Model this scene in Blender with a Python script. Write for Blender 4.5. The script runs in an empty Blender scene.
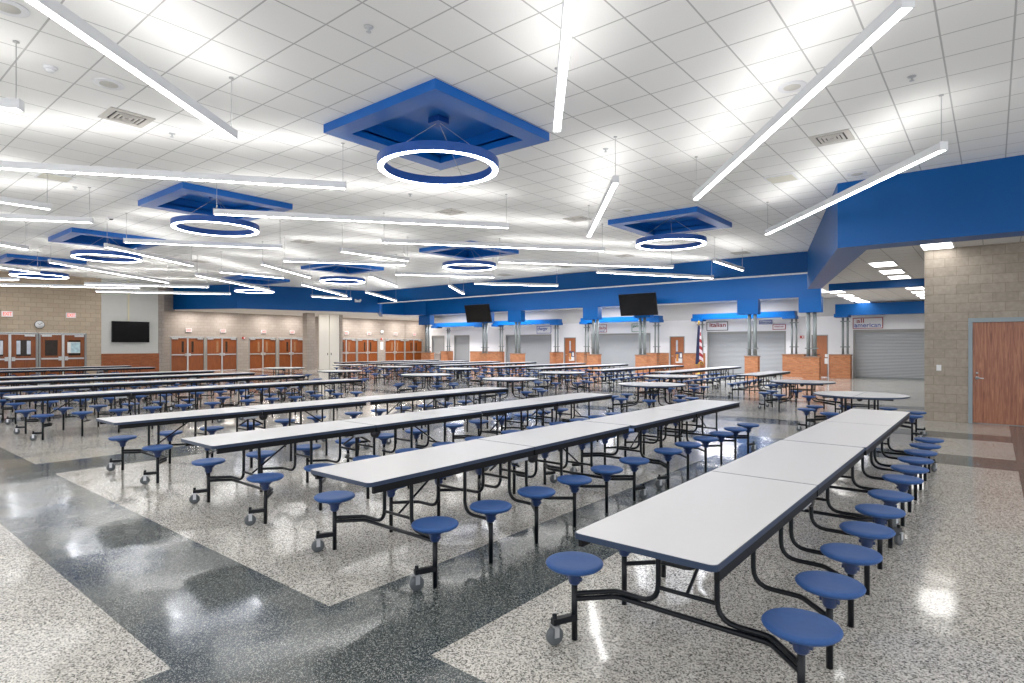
import bpy, math, random
from mathutils import Vector, Matrix
random.seed(7)
scene = bpy.context.scene
COL = scene.collection
PI = math.pi
R = math.radians

# ------------------------------------------------------------------ node helpers
def nodes_of(name):
    m = bpy.data.materials.new(name)
    m.use_nodes = True
    nt = m.node_tree
    return m, nt, nt.nodes['Principled BSDF']

def setp(b, **k):
    names = dict(color='Base Color', rough='Roughness', metal='Metallic', spec='Specular IOR Level', coat='Coat Weight',
                 coat_rough='Coat Roughness', emit='Emission Color', power='Emission Strength', trans='Transmission Weight', alpha='Alpha')
    for q, v in k.items():
        s = b.inputs[names[q]]
        if q in ('color', 'emit') and len(v) == 3: v = (*v, 1)
        s.default_value = v

def N(nt, typ, **k):
    n = nt.nodes.new(typ)
    for a, v in k.items(): setattr(n, a, v)
    return n

def L(nt, a, b): nt.links.new(a, b)

def math_node(nt, op, a, b=None):
    n = N(nt, 'ShaderNodeMath', operation=op)
    for i, v in enumerate((a, b)):
        if v is None: continue
        if isinstance(v, (int, float)): n.inputs[i].default_value = v
        else: L(nt, v, n.inputs[i])
    return n.outputs[0]

def mixc(nt, fac, a, b, blend='MIX'):
    n = N(nt, 'ShaderNodeMix', data_type='RGBA', blend_type=blend)
    for s, v in ((n.inputs['Factor'], fac), (n.inputs[6], a), (n.inputs[7], b)):
        if isinstance(v, (int, float)): s.default_value = v
        elif isinstance(v, tuple): s.default_value = (*v, 1) if len(v) == 3 else v
        else: L(nt, v, s)
    return n.outputs[2]

def srgb(r, g, b):
    f = lambda c: (c / 12.92) if c <= .04045 else ((c + .055) / 1.055) ** 2.4
    return tuple(f(c / 255) for c in (r, g, b))

def plain(name, color, rough=.5, metal=0, noise=.06, scale=6, spec=.5, coat=0):
    """painted / plastic / metal surface with slight procedural mottling"""
    m, nt, b = nodes_of(name)
    tc = N(nt, 'ShaderNodeTexCoord')
    nz = N(nt, 'ShaderNodeTexNoise'); nz.inputs['Scale'].default_value = scale; nz.inputs['Detail'].default_value = 2
    L(nt, tc.outputs['Object'], nz.inputs['Vector'])
    lo = tuple(c * (1 - noise) for c in color); hi = tuple(min(1, c * (1 + noise)) for c in color)
    L(nt, mixc(nt, nz.outputs['Fac'], lo, hi), b.inputs['Base Color'])
    setp(b, rough=rough, metal=metal, spec=spec, coat=coat)
    return m

def glow(name, color, power, base=(.8, .8, .8)):
    m, nt, b = nodes_of(name)
    setp(b, color=base, emit=color, power=power, rough=.5)
    return m

def coords(nt, axes):
    """object position rearranged so that (u, v) = the two named axes"""
    tc = N(nt, 'ShaderNodeTexCoord'); sp = N(nt, 'ShaderNodeSeparateXYZ'); cb = N(nt, 'ShaderNodeCombineXYZ')
    L(nt, tc.outputs['Object'], sp.inputs[0])
    for i, a in enumerate(axes): L(nt, sp.outputs[a.upper()], cb.inputs[i])
    return cb.outputs[0], sp

def masonry(name, axes, c1, c2, mortar, bw, bh, ms, rough=.85, var=.12):
    m, nt, b = nodes_of(name)
    v, sp = coords(nt, axes)
    br = N(nt, 'ShaderNodeTexBrick'); L(nt, v, br.inputs['Vector'])
    br.inputs['Color1'].default_value = (*c1, 1); br.inputs['Color2'].default_value = (*c2, 1); br.inputs['Mortar'].default_value = (*mortar, 1)
    br.inputs['Scale'].default_value = 1; br.inputs['Mortar Size'].default_value = ms; br.inputs['Mortar Smooth'].default_value = .3
    br.inputs['Brick Width'].default_value = bw; br.inputs['Row Height'].default_value = bh
    nz = N(nt, 'ShaderNodeTexNoise'); nz.inputs['Scale'].default_value = 14; nz.inputs['Detail'].default_value = 6
    L(nt, v, nz.inputs['Vector'])
    g = math_node(nt, 'ADD', math_node(nt, 'MULTIPLY', nz.outputs['Fac'], var * 2.4), 1 - var * 1.2)
    cc = N(nt, 'ShaderNodeCombineXYZ')
    for i in range(3): L(nt, g, cc.inputs[i])
    L(nt, mixc(nt, 1.0, br.outputs['Color'], cc.outputs[0], 'MULTIPLY'), b.inputs['Base Color'])
    bp = N(nt, 'ShaderNodeBump'); bp.inputs['Strength'].default_value = .25; bp.inputs['Distance'].default_value = .01
    L(nt, math_node(nt, 'SUBTRACT', nz.outputs['Fac'], br.outputs['Fac']), bp.inputs['Height']); L(nt, bp.outputs[0], b.inputs['Normal'])
    setp(b, rough=rough, spec=.25)
    return m

def wood(name, axes, dark, light, rough=.35):
    m, nt, b = nodes_of(name)
    v, sp = coords(nt, axes)
    mp = N(nt, 'ShaderNodeMapping'); mp.inputs['Scale'].default_value = (16, .9, 3); L(nt, v, mp.inputs['Vector'])
    nz = N(nt, 'ShaderNodeTexNoise'); nz.inputs['Scale'].default_value = 2.2; nz.inputs['Detail'].default_value = 7; nz.inputs['Distortion'].default_value = 1.1
    L(nt, mp.outputs[0], nz.inputs['Vector'])
    cr = N(nt, 'ShaderNodeValToRGB'); cr.color_ramp.elements[0].position = .32; cr.color_ramp.elements[1].position = .66
    cr.color_ramp.elements[0].color = (*dark, 1); cr.color_ramp.elements[1].color = (*light, 1)
    L(nt, nz.outputs['Fac'], cr.inputs[0]); L(nt, cr.outputs[0], b.inputs['Base Color'])
    setp(b, rough=rough)
    return m

def floor_material():
    m, nt, b = nodes_of('polished terrazzo')
    v, sp = coords(nt, 'xyz')
    X, Y = sp.outputs['X'], sp.outputs['Y']
    def between(s, a, c): return math_node(nt, 'MULTIPLY', math_node(nt, 'GREATER_THAN', s, a), math_node(nt, 'LESS_THAN', s, c))
    near = math_node(nt, 'LESS_THAN', Y, 11.3)
    mask = None
    for a, c in ((-3.38, -2.41), (-10.70, -9.73), (-18.0, -17.05), (-25.3, -24.35), (-32.65, -31.7)):
        k = math_node(nt, 'MULTIPLY', between(X, a, c), near)
        mask = k if mask is None else math_node(nt, 'MAXIMUM', mask, k)
    mask = math_node(nt, 'MAXIMUM', mask, between(X, .27, 1.25))
    for a, c in ((1.28, 2.24), (10.57, 11.55), (13.58, 14.5), (19.0, 19.95)):
        mask = math_node(nt, 'MAXIMUM', mask, between(Y, a, c))
    def specks(scale, lo, hi):
        vo = N(nt, 'ShaderNodeTexVoronoi'); vo.inputs['Scale'].default_value = scale; L(nt, v, vo.inputs['Vector'])
        s = N(nt, 'ShaderNodeSeparateColor'); L(nt, vo.outputs['Color'], s.inputs[0])
        return s.outputs[0], s.outputs[1]
    r1, g1 = specks(125, 0, 1)
    r2, g2 = specks(270, 0, 1)
    g1 = g2; g2 = r1
    # light slab: pale ground, many grey and dark chips
    cr = N(nt, 'ShaderNodeValToRGB'); cr.color_ramp.interpolation = 'CONSTANT'
    e = cr.color_ramp.elements
    e[0].position = 0; e[0].color = (*srgb(74, 72, 69), 1)
    e[1].position = .13; e[1].color = (*srgb(148, 144, 137), 1)
    q = e.new(.36); q.color = (*srgb(200, 195, 187), 1)
    q = e.new(.62); q.color = (*srgb(228, 224, 216), 1)
    L(nt, r1, cr.inputs[0])
    light = mixc(nt, math_node(nt, 'MULTIPLY', math_node(nt, 'GREATER_THAN', r2, .72), .45), cr.outputs[0], srgb(120, 116, 110))
    # dark slab: slate ground with pale chips
    cd = N(nt, 'ShaderNodeValToRGB'); cd.color_ramp.interpolation = 'CONSTANT'
    e = cd.color_ramp.elements
    e[0].position = 0; e[0].color = (*srgb(47, 55, 57), 1)
    e[1].position = .42; e[1].color = (*srgb(70, 78, 79), 1)
    q = e.new(.7); q.color = (*srgb(98, 104, 104), 1)
    q = e.new(.9); q.color = (*srgb(176, 178, 174), 1)
    L(nt, g1, cd.inputs[0])
    dark = mixc(nt, math_node(nt, 'MULTIPLY', math_node(nt, 'GREATER_THAN', g2, .9), .6), cd.outputs[0], srgb(160, 162, 158))
    # warm tint toward the serving side, slow variation everywhere
    col = mixc(nt, mask, light, dark)
    nz = N(nt, 'ShaderNodeTexNoise'); nz.inputs['Scale'].default_value = .5; nz.inputs['Detail'].default_value = 3; L(nt, v, nz.inputs['Vector'])
    g = math_node(nt, 'ADD', math_node(nt, 'MULTIPLY', nz.outputs['Fac'], .25), .87)
    cc = N(nt, 'ShaderNodeCombineXYZ')
    for i in range(3): L(nt, g, cc.inputs[i])
    L(nt, mixc(nt, 1.0, col, cc.outputs[0], 'MULTIPLY'), b.inputs['Base Color'])
    # gently wavy polish so lamps smear as on a burnished floor
    n2 = N(nt, 'ShaderNodeTexNoise'); n2.inputs['Scale'].default_value = 1.1; n2.inputs['Detail'].default_value = 2; L(nt, v, n2.inputs['Vector'])
    bp = N(nt, 'ShaderNodeBump'); bp.inputs['Strength'].default_value = .55; bp.inputs['Distance'].default_value = .02
    L(nt, n2.outputs['Fac'], bp.inputs['Height']); L(nt, bp.outputs[0], b.inputs['Normal'])
    L(nt, math_node(nt, 'ADD', math_node(nt, 'MULTIPLY', nz.outputs['Fac'], .12), .05), b.inputs['Roughness'])
    setp(b, spec=.5)
    return m

def ceiling_material(name, ox, oy, t=.6096, tile=(.92, .92, .91), line=(.50, .50, .50), w=.018):
    m, nt, b = nodes_of(name)
    v, sp = coords(nt, 'xyz')
    def grid(s, o):
        f = math_node(nt, 'FRACT', math_node(nt, 'DIVIDE', math_node(nt, 'SUBTRACT', s, o - 100 * t), t))
        d = math_node(nt, 'ABSOLUTE', math_node(nt, 'SUBTRACT', f, .5))
        return math_node(nt, 'GREATER_THAN', d, .5 - w / t / 2)
    mask = math_node(nt, 'MAXIMUM', grid(sp.outputs['X'], ox), grid(sp.outputs['Y'], oy))
    nz = N(nt, 'ShaderNodeTexNoise'); nz.inputs['Scale'].default_value = 60; nz.inputs['Detail'].default_value = 3; L(nt, v, nz.inputs['Vector'])
    tcol = mixc(nt, nz.outputs['Fac'], tuple(c * .94 for c in tile), tile)
    L(nt, mixc(nt, mask, tcol, line), b.inputs['Base Color'])
    setp(b, rough=.9, spec=.2)
    return m

def slat_material(name, color, pitch=.075):
    """roller shutter: horizontal interlocking slats"""
    m, nt, b = nodes_of(name)
    v, sp = coords(nt, 'xyz')
    f = math_node(nt, 'FRACT', math_node(nt, 'DIVIDE', sp.outputs['Z'], pitch))
    edge = math_node(nt, 'LESS_THAN', f, .16)
    L(nt, mixc(nt, edge, color, tuple(c * .62 for c in color)), b.inputs['Base Color'])
    bp = N(nt, 'ShaderNodeBump'); bp.inputs['Strength'].default_value = .5; bp.inputs['Distance'].default_value = .02
    L(nt, math_node(nt, 'SINE', math_node(nt, 'MULTIPLY', f, PI)), bp.inputs['Height']); L(nt, bp.outputs[0], b.inputs['Normal'])
    setp(b, rough=.42, metal=.25)
    return m

M = dict(
    floor=floor_material(),
    ceil=ceiling_material('white acoustic tile ceiling', -4.7024, 3.482),
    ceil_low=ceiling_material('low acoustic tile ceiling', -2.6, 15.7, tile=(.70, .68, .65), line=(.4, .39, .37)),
    cmu_x=masonry('tan concrete block wall', 'yzx', srgb(184, 168, 148), srgb(174, 158, 138), srgb(154, 140, 122), .42, .205, .010),
    cmu_far=masonry('grey concrete block wall', 'yzx', srgb(164, 154, 147), srgb(156, 146, 139), srgb(140, 131, 125), .42, .205, .010),
    cmu_y=masonry('grey tan block wall beside door', 'xzy', srgb(164, 154, 142), srgb(154, 145, 133), srgb(142, 132, 120), .42, .205, .008, var=.24),
    brick_y=masonry('orange face brick', 'xzy', srgb(196, 128, 86), srgb(168, 102, 66), srgb(160, 126, 102), .21, .075, .010),
    brick_x=masonry('brown face brick', 'yzx', srgb(160, 92, 58), srgb(142, 78, 48), srgb(130, 92, 70), .21, .075, .008),
    cap=plain('stone cap', srgb(150, 110, 84), .7),
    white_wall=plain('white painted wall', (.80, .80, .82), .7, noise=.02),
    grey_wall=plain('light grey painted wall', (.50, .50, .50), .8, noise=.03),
    panel=plain('pale grey board', srgb(196, 196, 192), .7, noise=.03),
    soffit_white=plain('white plaster soffit', (.78, .77, .75), .85, noise=.02),
    blue=plain('royal blue paint', (.0, .080, .300), .4, noise=.05, scale=.7, spec=.2),
    blue_tray=plain('royal blue tray paint', (.0, .11, .46), .34, noise=.04, scale=1, spec=.4),
    blue_ring=plain('blue metal ring', (.006, .075, .36), .4, noise=.03),
    seat=plain('blue seat plastic', srgb(48, 84, 142), .5, noise=.10, scale=40, spec=.22),
    hub=plain('dark blue bracket', srgb(30, 52, 96), .4),
    tube=plain('black enamelled steel', (.0035, .005, .008), .3, noise=.1, spec=.25),
    rail=plain('black steel rail', (.004, .004, .005), .5, spec=.2),
    edge=plain('dark blue edge band', srgb(32, 50, 78), .4),
    laminate=plain('pale grey laminate', (.67, .66, .665), .32, noise=.02, scale=20),
    chrome=plain('zinc plated steel', (.55, .57, .60), .28, metal=.85),
    rubber=plain('grey wheel rubber', (.09, .10, .11), .4),
    dark=plain('dark fittings', (.015, .015, .017), .45),
    bracket=plain('white hinge cover', (.45, .47, .50), .4),
    white_metal=plain('white enamel fixture', (.76, .77, .80), .4, noise=.02),
    wire=plain('steel cable', (.45, .45, .46), .35, metal=.5),
    lamp=glow('lit diffuser', (1.0, .985, .96), 14),
    uplight=glow('lit upper diffuser', (1.0, .975, .94), 9.5),
    ring_lamp=glow('lit ring diffuser', (.93, .95, 1.0), 14),
    troffer=glow('lit troffer lens', (1.0, .98, .95), 5),
    door_x=wood('orange brown door veneer', 'yzx', srgb(112, 52, 14), srgb(144, 76, 24)),
    door_y=wood('orange brown servery door veneer', 'xzy', srgb(158, 92, 54), srgb(180, 110, 68)),
    oak=wood('red oak veneer', 'xzy', srgb(120, 68, 48), srgb(176, 116, 86)),
    frame=plain('grey door frame', srgb(140, 140, 138), .5),
    frame_blue=plain('blue grey door frame', srgb(140, 154, 162), .45),
    steel=plain('brushed steel', (.62, .62, .62), .3, metal=.7),
    glass_dark=plain('dark door glass', (.035, .026, .022), .15, noise=.3, spec=.2),
    glass_lit=plain('door glass painted bright', (.55, .60, .68), .15, noise=.4, scale=3),  # brightness painted into the glass colour, also used for reflection strips
    glass_poster=plain('blue and white poster', (.45, .62, .78), .4, noise=.5, scale=9),
    shutter=slat_material('grey roller shutter', (.33, .345, .36)),
    post=plain('galvanised grey post', srgb(128, 134, 134), .42, metal=.3),
    screen=plain('black screen', (.004, .004, .0045), .2, spec=.2),
    bezel=plain('black bezel', (.008, .008, .008), .4, spec=.2),
    sign_white=plain('white sign panel', (.78, .78, .80), .5, noise=.02),
    text_red=plain('dark red lettering', srgb(150, 40, 56), .5),
    text_blue=plain('blue lettering', srgb(38, 72, 160), .5),
    text_green=plain('green lettering', srgb(40, 120, 70), .5),
    sign_dark=plain('dark sign frame', srgb(60, 62, 66), .5),
    exit_face=glow('lit exit sign face', (1, .74, .70), .50, (.2, .2, .2)),
    exit_text=glow('lit exit lettering', (1, .06, .04), .6, (.1, .02, .02)),
    red=plain('red alarm plastic', srgb(190, 30, 30), .4),
    clock_face=plain('clock face', (.82, .82, .82), .4),
    paper=plain('white paper', (.8, .8, .8), .7),
    photo=plain('coloured poster print', srgb(70, 80, 110), .5, noise=.8, scale=14),
    photo_b=plain('orange poster print', srgb(210, 140, 60), .5, noise=.4, scale=14),
    vent=plain('vent metal', (.52, .50, .47), .5),
    vent_dark=plain('painted vent shade', (.03, .028, .025), .7),
    speaker=plain('ceiling speaker grille', (.58, .57, .53), .7),
    beige=plain('beige access panel', (.60, .58, .50), .6),
    gold=plain('gold finial and fringe', srgb(196, 160, 70), .35, metal=.5),
    partition=plain('pale folding partition', srgb(226, 221, 212), .6, noise=.03),
    ivory=plain('ivory conduit', srgb(214, 206, 176), .5),
)

def flag_material():
    m, nt, b = nodes_of('draped flag cloth')
    v, sp = coords(nt, 'xyz')
    f = math_node(nt, 'FRACT', math_node(nt, 'DIVIDE', math_node(nt, 'ADD', sp.outputs['Z'], math_node(nt, 'MULTIPLY', sp.outputs['X'], .9)), .4))
    stripes = mixc(nt, math_node(nt, 'GREATER_THAN', f, .5), srgb(130, 22, 36), srgb(190, 176, 180))
    navy = math_node(nt, 'LESS_THAN', sp.outputs['X'], .085)
    L(nt, mixc(nt, navy, stripes, srgb(26, 32, 66)), b.inputs['Base Color'])
    setp(b, rough=.8)
    return m
M['flag'] = flag_material()

# ------------------------------------------------------------------ mesh builder
class MB:
    def __init__(self): self.v, self.f, self.s = [], [], []
    def add(self, vs, fs, smooth=False):
        o = len(self.v); self.v += [tuple(p) for p in vs]
        for f in fs: self.f.append([i + o for i in f]); self.s.append(smooth)
        return self
    def box(self, x0, x1, y0, y1, z0, z1, mat=None):
        vs = [Vector((x, y, z)) for z in (z0, z1) for x, y in ((x0, y0), (x1, y0), (x1, y1), (x0, y1))]
        if mat: vs = [mat @ p for p in vs]
        return self.add(vs, [(3, 2, 1, 0), (4, 5, 6, 7), (0, 1, 5, 4), (1, 2, 6, 5), (2, 3, 7, 6), (3, 0, 4, 7)])
    def prism(self, pts, z0, z1, smooth=False):
        n = len(pts)
        self.add([(x, y, z0) for x, y in pts] + [(x, y, z1) for x, y in pts],
                 [tuple(range(n))[::-1], tuple(range(n, 2 * n))])
        return self.add([(x, y, z0) for x, y in pts] + [(x, y, z1) for x, y in pts],
                        [(i, (i + 1) % n, n + (i + 1) % n, n + i) for i in range(n)], smooth)
    def ring_prism(self, outer, inner, z0, z1):
        n = len(outer)
        vs = [(x, y, z) for z in (z0, z1) for ring in (outer, inner) for x, y in ring]
        fs = []
        for i in range(n):
            j = (i + 1) % n
            fs += [(i, j, 2 * n + j, 2 * n + i), (n + j, n + i, 3 * n + i, 3 * n + j), (2 * n + i, 2 * n + j, 3 * n + j, 3 * n + i), (j, i, n + i, n + j)]
        return self.add(vs, fs)
    def tube(self, pts, r, n=8, caps=True):
        pts = [Vector(p) for p in pts]
        vs, fs, m = [], [], len(pts)
        up = None
        for i, p in enumerate(pts):
            t = (pts[min(i + 1, m - 1)] - pts[max(i - 1, 0)]).normalized()
            if up is None:
                up = Vector((0, 0, 1)) if abs(t.z) < .9 else Vector((1, 0, 0))
            up = (up - t * up.dot(t))
            if up.length < 1e-4: up = t.orthogonal()
            up.normalize(); sd = t.cross(up)
            vs += [p + (up * math.cos(2 * PI * k / n) + sd * math.sin(2 * PI * k / n)) * r for k in range(n)]
        for i in range(m - 1):
            for k in range(n):
                a, b_ = i * n + k, i * n + (k + 1) % n
                fs.append((a, a + n, b_ + n, b_))
        self.add(vs, fs, True)
        if caps: self.add(vs[:n] + vs[-n:], [tuple(range(n)), tuple(range(2 * n - 1, n - 1, -1))])
        return self
    def lathe(self, prof, n=24, c=(0, 0, 0), axis='z', smooth=True, caps=True):
        vs, fs, m = [], [], len(prof)
        for r, h in prof:
            for k in range(n):
                a = 2 * PI * k / n; p, q = r * math.cos(a), r * math.sin(a)
                w = dict(z=(p, q, h), x=(h, p, q), y=(q, h, p))[axis]
                vs.append((w[0] + c[0], w[1] + c[1], w[2] + c[2]))
        for i in range(m - 1):
            for k in range(n):
                a, b_ = i * n + k, i * n + (k + 1) % n
                fs.append((a, b_, b_ + n, a + n))
        if caps and prof[0][0] > 1e-5: fs.append(tuple(range(n))[::-1])
        if caps and prof[-1][0] > 1e-5: fs.append(tuple(range((m - 1) * n, m * n)))
        return self.add(vs, fs, smooth)
    def quad(self, a, b, c, d): return self.add([a, b, c, d], [(0, 1, 2, 3)])
    def mesh(self, name, mat):
        me = bpy.data.meshes.new(name); me.from_pydata(self.v, [], self.f)
        me.polygons.foreach_set('use_smooth', self.s); me.materials.append(mat)
        me.validate(); me.update()
        return me
    def obj(self, name, mat, parent=None, loc=None):
        o = bpy.data.objects.new(name, self.mesh(name, mat)); COL.objects.link(o)
        if parent is not None: o.parent = parent
        if loc: o.location = loc
        return o

def mesh_obj(name, me, parent=None, loc=None):
    o = bpy.data.objects.new(name, me); COL.objects.link(o)
    if parent is not None: o.parent = parent
    if loc: o.location = loc
    return o

def tag(o, label, cat, group=None):
    o['label'] = label; o['category'] = cat
    if group: o['group'] = group
    return o

def thing(name, label, cat, loc=(0, 0, 0), rz=0, group=None):
    o = bpy.data.objects.new(name, None); COL.objects.link(o)
    o.empty_display_size = .1; o.location = loc; o.rotation_euler = (0, 0, rz)
    return tag(o, label, cat, group)

def struct(o): o['kind'] = 'structure'; return o
def sroot(name, loc=(0, 0, 0)):
    o = bpy.data.objects.new(name, None); COL.objects.link(o); o.location = loc; o['kind'] = 'structure'; return o

def copy_tree(src, parent=None):
    c = src.copy(); COL.objects.link(c); c.parent = parent
    for ch in src.children: copy_tree(ch, c)
    return c

def fillet(pts, r, n=5):
    pts = [Vector(p) for p in pts]; out = [pts[0]]
    for i in range(1, len(pts) - 1):
        a, b_, c = pts[i - 1], pts[i], pts[i + 1]
        u, w = (a - b_), (c - b_); k = min(r, u.length * .48, w.length * .48)
        p, q = b_ + u.normalized() * k, b_ + w.normalized() * k
        for j in range(n + 1):
            t = j / n
            out.append(p.lerp(b_, t).lerp(b_.lerp(q, t), t))
    out.append(pts[-1]); return out

def rrect(x0, x1, y0, y1, rs, n=5):
    """rounded rectangle outline; rs = radii at (x0,y0),(x1,y0),(x1,y1),(x0,y1)"""
    out = []
    for (cx, cy, a0), r in zip(((x0, y0, 180), (x1, y0, 270), (x1, y1, 0), (x0, y1, 90)), rs):
        ox = cx + r if cx == x0 else cx - r; oy = cy + r if cy == y0 else cy - r
        for k in range(n + 1):
            a = R(a0 + 90 * k / n); out.append((ox + r * math.cos(a), oy + r * math.sin(a)))
    return out

def text_mesh(body, size, depth=.004, width=None):
    cu = bpy.data.curves.new('lettering', 'FONT'); cu.body = body; cu.size = size; cu.extrude = depth; cu.offset = size * .012
    cu.align_x = 'CENTER'; cu.align_y = 'CENTER'
    t = bpy.data.objects.new('lettering', cu); COL.objects.link(t)
    dg = bpy.context.evaluated_depsgraph_get()
    me = bpy.data.meshes.new_from_object(t.evaluated_get(dg))
    bpy.data.objects.remove(t); bpy.data.curves.remove(cu)
    if width:
        xs = [v.co.x for v in me.vertices]; k = width / (max(xs) - min(xs))
        for v in me.vertices: v.co.x *= k
    return me

def lettering(body, size, mat, parent, loc, rot, width=None):
    me = text_mesh(body, size, .004, width); me.materials.clear(); me.materials.append(mat)
    o = mesh_obj('lettering', me, parent, loc); o.rotation_euler = rot
    return o
FACE_Y = (R(90), 0, 0)            # reads towards -Y
FACE_X = (R(90), 0, R(90))        # reads towards +X

# ------------------------------------------------------------------ camera, world, colour
cam_d = bpy.data.cameras.new('camera'); cam = bpy.data.objects.new('camera', cam_d); COL.objects.link(cam)
cam.location = (0, 0, 1.7147); cam.rotation_euler = (R(90), 0, .6845)
cam_d.sensor_width = 36; cam_d.lens = 589.04 / 1024 * 36; cam_d.shift_y = 4.07 / 1024
cam_d.clip_end = 200; scene.camera = cam
w = bpy.data.worlds.new('ambient fill'); scene.world = w; w.use_nodes = True  # even ambient fill added through the unbuilt back of the room
bg = w.node_tree.nodes['Background']; bg.inputs[0].default_value = (.95, .97, 1, 1); bg.inputs[1].default_value = 1.15
scene.view_settings.view_transform = 'Standard'
scene.view_settings.look = 'None'
scene.view_settings.exposure = 0.68
scene.view_settings.gamma = 1.05
cy = scene.cycles
cy.use_denoising = True; cy.max_bounces = 8; cy.diffuse_bounces = 4; cy.glossy_bounces = 3; cy.transmission_bounces = 2
cy.sample_clamp_indirect = 6; cy.caustics_reflective = False; cy.caustics_refractive = False

def area(name, loc, sx, sy, power, color=(1, .97, .93), rot=(0, 0, 0)):
    d = bpy.data.lights.new(name, 'AREA'); d.shape = 'RECTANGLE'; d.size = sx; d.size_y = sy; d.energy = power; d.color = color
    o = bpy.data.objects.new(name, d); COL.objects.link(o); o.location = loc; o.rotation_euler = rot
    return o

# ------------------------------------------------------------------ room shell
ZC = 5.0165; ZS = 3.72; ZL = 3.92
struct(MB().quad((-44, -6, 0), (9, -6, 0), (9, 40, 0), (-44, 40, 0)).obj('floor', M['floor']))

TRAYS = [(-6.53, 6.235), (-13.85, 6.20), (-21.10, 6.17), (-28.55, 6.10), (-6.63, 14.79), (-13.90, 14.72), (-21.10, 14.63), (-28.35, 14.55)]
TH, TI = 1.205, .915      # half sizes: outer, inner opening
# main ceiling: tile plane with openings above each tray
holes = [(x - TI, x + TI, y - TI, y + TI) for x, y in TRAYS]
c = MB()
xs = sorted({-42.0, 6.0} | {h[0] for h in holes} | {h[1] for h in holes})
ys = sorted({-5.0, 22.55} | {h[2] for h in holes} | {h[3] for h in holes})
for i in range(len(xs) - 1):
    for j in range(len(ys) - 1):
        mx, my = (xs[i] + xs[i + 1]) / 2, (ys[j] + ys[j + 1]) / 2
        if any(h[0] < mx < h[1] and h[2] < my < h[3] for h in holes): continue
        c.quad((xs[i], ys[j], ZC), (xs[i], ys[j + 1], ZC), (xs[i + 1], ys[j + 1], ZC), (xs[i + 1], ys[j], ZC))
struct(c.obj('ceiling', M['ceil']))
# lower ceilings
struct(MB().quad((-4.62, 22.6, ZL), (8, 22.6, ZL), (8, 14.12, ZL), (-2.1, 14.12, ZL)).quad((-5.6, 35.5, ZL), (8, 35.5, ZL), (8, 22.6, ZL), (-5.0, 22.6, ZL)).obj('ceiling_servery_hall', M['ceil_low']))
struct(MB().quad((-38.5, 35.5, 4.3), (-5.6, 35.5, 4.3), (-5.6, 32.1, 4.3), (-38.5, 32.1, 4.3)).obj('ceiling_servery', M['soffit_white']))
struct(MB().quad((-44, 13.4, 4.02), (-35.4, 13.5, 4.02), (-31.6, 15.3, 4.02), (-29.2, 22.4, 4.02)).quad((-44, 13.4, 4.02), (-29.2, 22.4, 4.02), (-36.6, 28.9, 4.02), (-44, 28.9, 4.02))
       .quad((-44, 28.9, 4.02), (-36.6, 28.9, 4.02), (-36.6, 36, 4.02), (-44, 40, 4.02)).obj('ceiling_lobby', M['soffit_white']))
struct(MB().quad((-37, 22.5, 5.7), (-4.6, 22.5, 5.7), (-4.6, 32.2, 5.7), (-37, 32.2, 5.7)).obj('ceiling_cove', M['soffit_white']))
# walls
def wall_x(name, X, y0, y1, z0, z1, mat, t=.2, holes=()):
    """wall whose face looks to +X, with rectangular openings (y0,y1,ztop)"""
    b = MB(); y = y0
    for a, e, zt in sorted(holes):
        b.box(X - t, X, y, a, z0, z1); b.box(X - t, X, a, e, zt, z1); y = e
    b.box(X - t, X, y, y1, z0, z1)
    return struct(b.obj(name, mat))
def wall_y(name, Y, x0, x1, z0, z1, mat, t=.2, holes=()):
    b = MB(); x = x0
    for a, e, zt in sorted(holes):
        b.box(x, a, Y, Y + t, z0, z1); b.box(a, e, Y, Y + t, zt, z1); x = e
    b.box(x, x1, Y, Y + t, z0, z1)
    return struct(b.obj(name, mat))

XL = -34.0; XB = -41.7; YS = 35.5
wall_x('wall_left', XL, -6, 9.68, 0, ZC + .1, M['cmu_x'], .25, holes=[(3.45, 5.13, 2.31), (5.18, 7.22, 2.31), (7.22, 9.09, 2.31)])
struct(MB().box(XL - .25, XL - .02, 9.68, 12.24, 0, ZC + .1).obj('wall_left_panel', M['panel']))
struct(MB().box(XL - .25, XL + .03, 12.24, 12.5, 0, ZC + .1).box(XB, XL - .25, 12.3, 12.5, 0, ZC + .1).obj('wall_left_return', M['cmu_far']))
struct(MB().box(XL - .2, XL + .05, 9.68, 12.26, 0, 1.31).obj('trim_brick_wainscot', M['brick_x']))
ALC1 = [(15.77, 17.87), (18.04, 20.13), (21.03, 23.08), (23.30, 25.33)]
ALC2 = [(28.30, 30.27), (30.42, 32.52), (33.33, 35.55), (35.64, 37.71)]
wall_x('wall_back', XB, 12.3, 39, 0, 5.2, M['cmu_far'], .25, holes=[(a - .06, e + .06, 2.31) for a, e in ALC1 + ALC2])
struct(MB().box(-37.95, -37.5, 25.80, 26.0, 0, 4.0).obj('wall_partition_pocket', M['cmu_far']))
struct(MB().box(-37.95, -37.4, 23.0, 23.62, 0, 4.02).obj('wall_pier', M['cmu_far']))
# folded partition: two tall panels parked beside the pier
pt = thing('folding_partition', 'pale two-panel folding partition parked beside the grey block pier', 'partition', (-37.6, 24.9, 0))
for k in (-1, 1):
    p = MB().box(-.06, .06, -.84 if k < 0 else .03, -.03 if k < 0 else .84, .01, 3.98).obj('panel', M['partition'], pt)
    MB().box(.06, .09, -.17 if k < 0 else .13, -.13 if k < 0 else .17, 1.02, 1.18).obj('latch', M['dark'], p)
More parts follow.
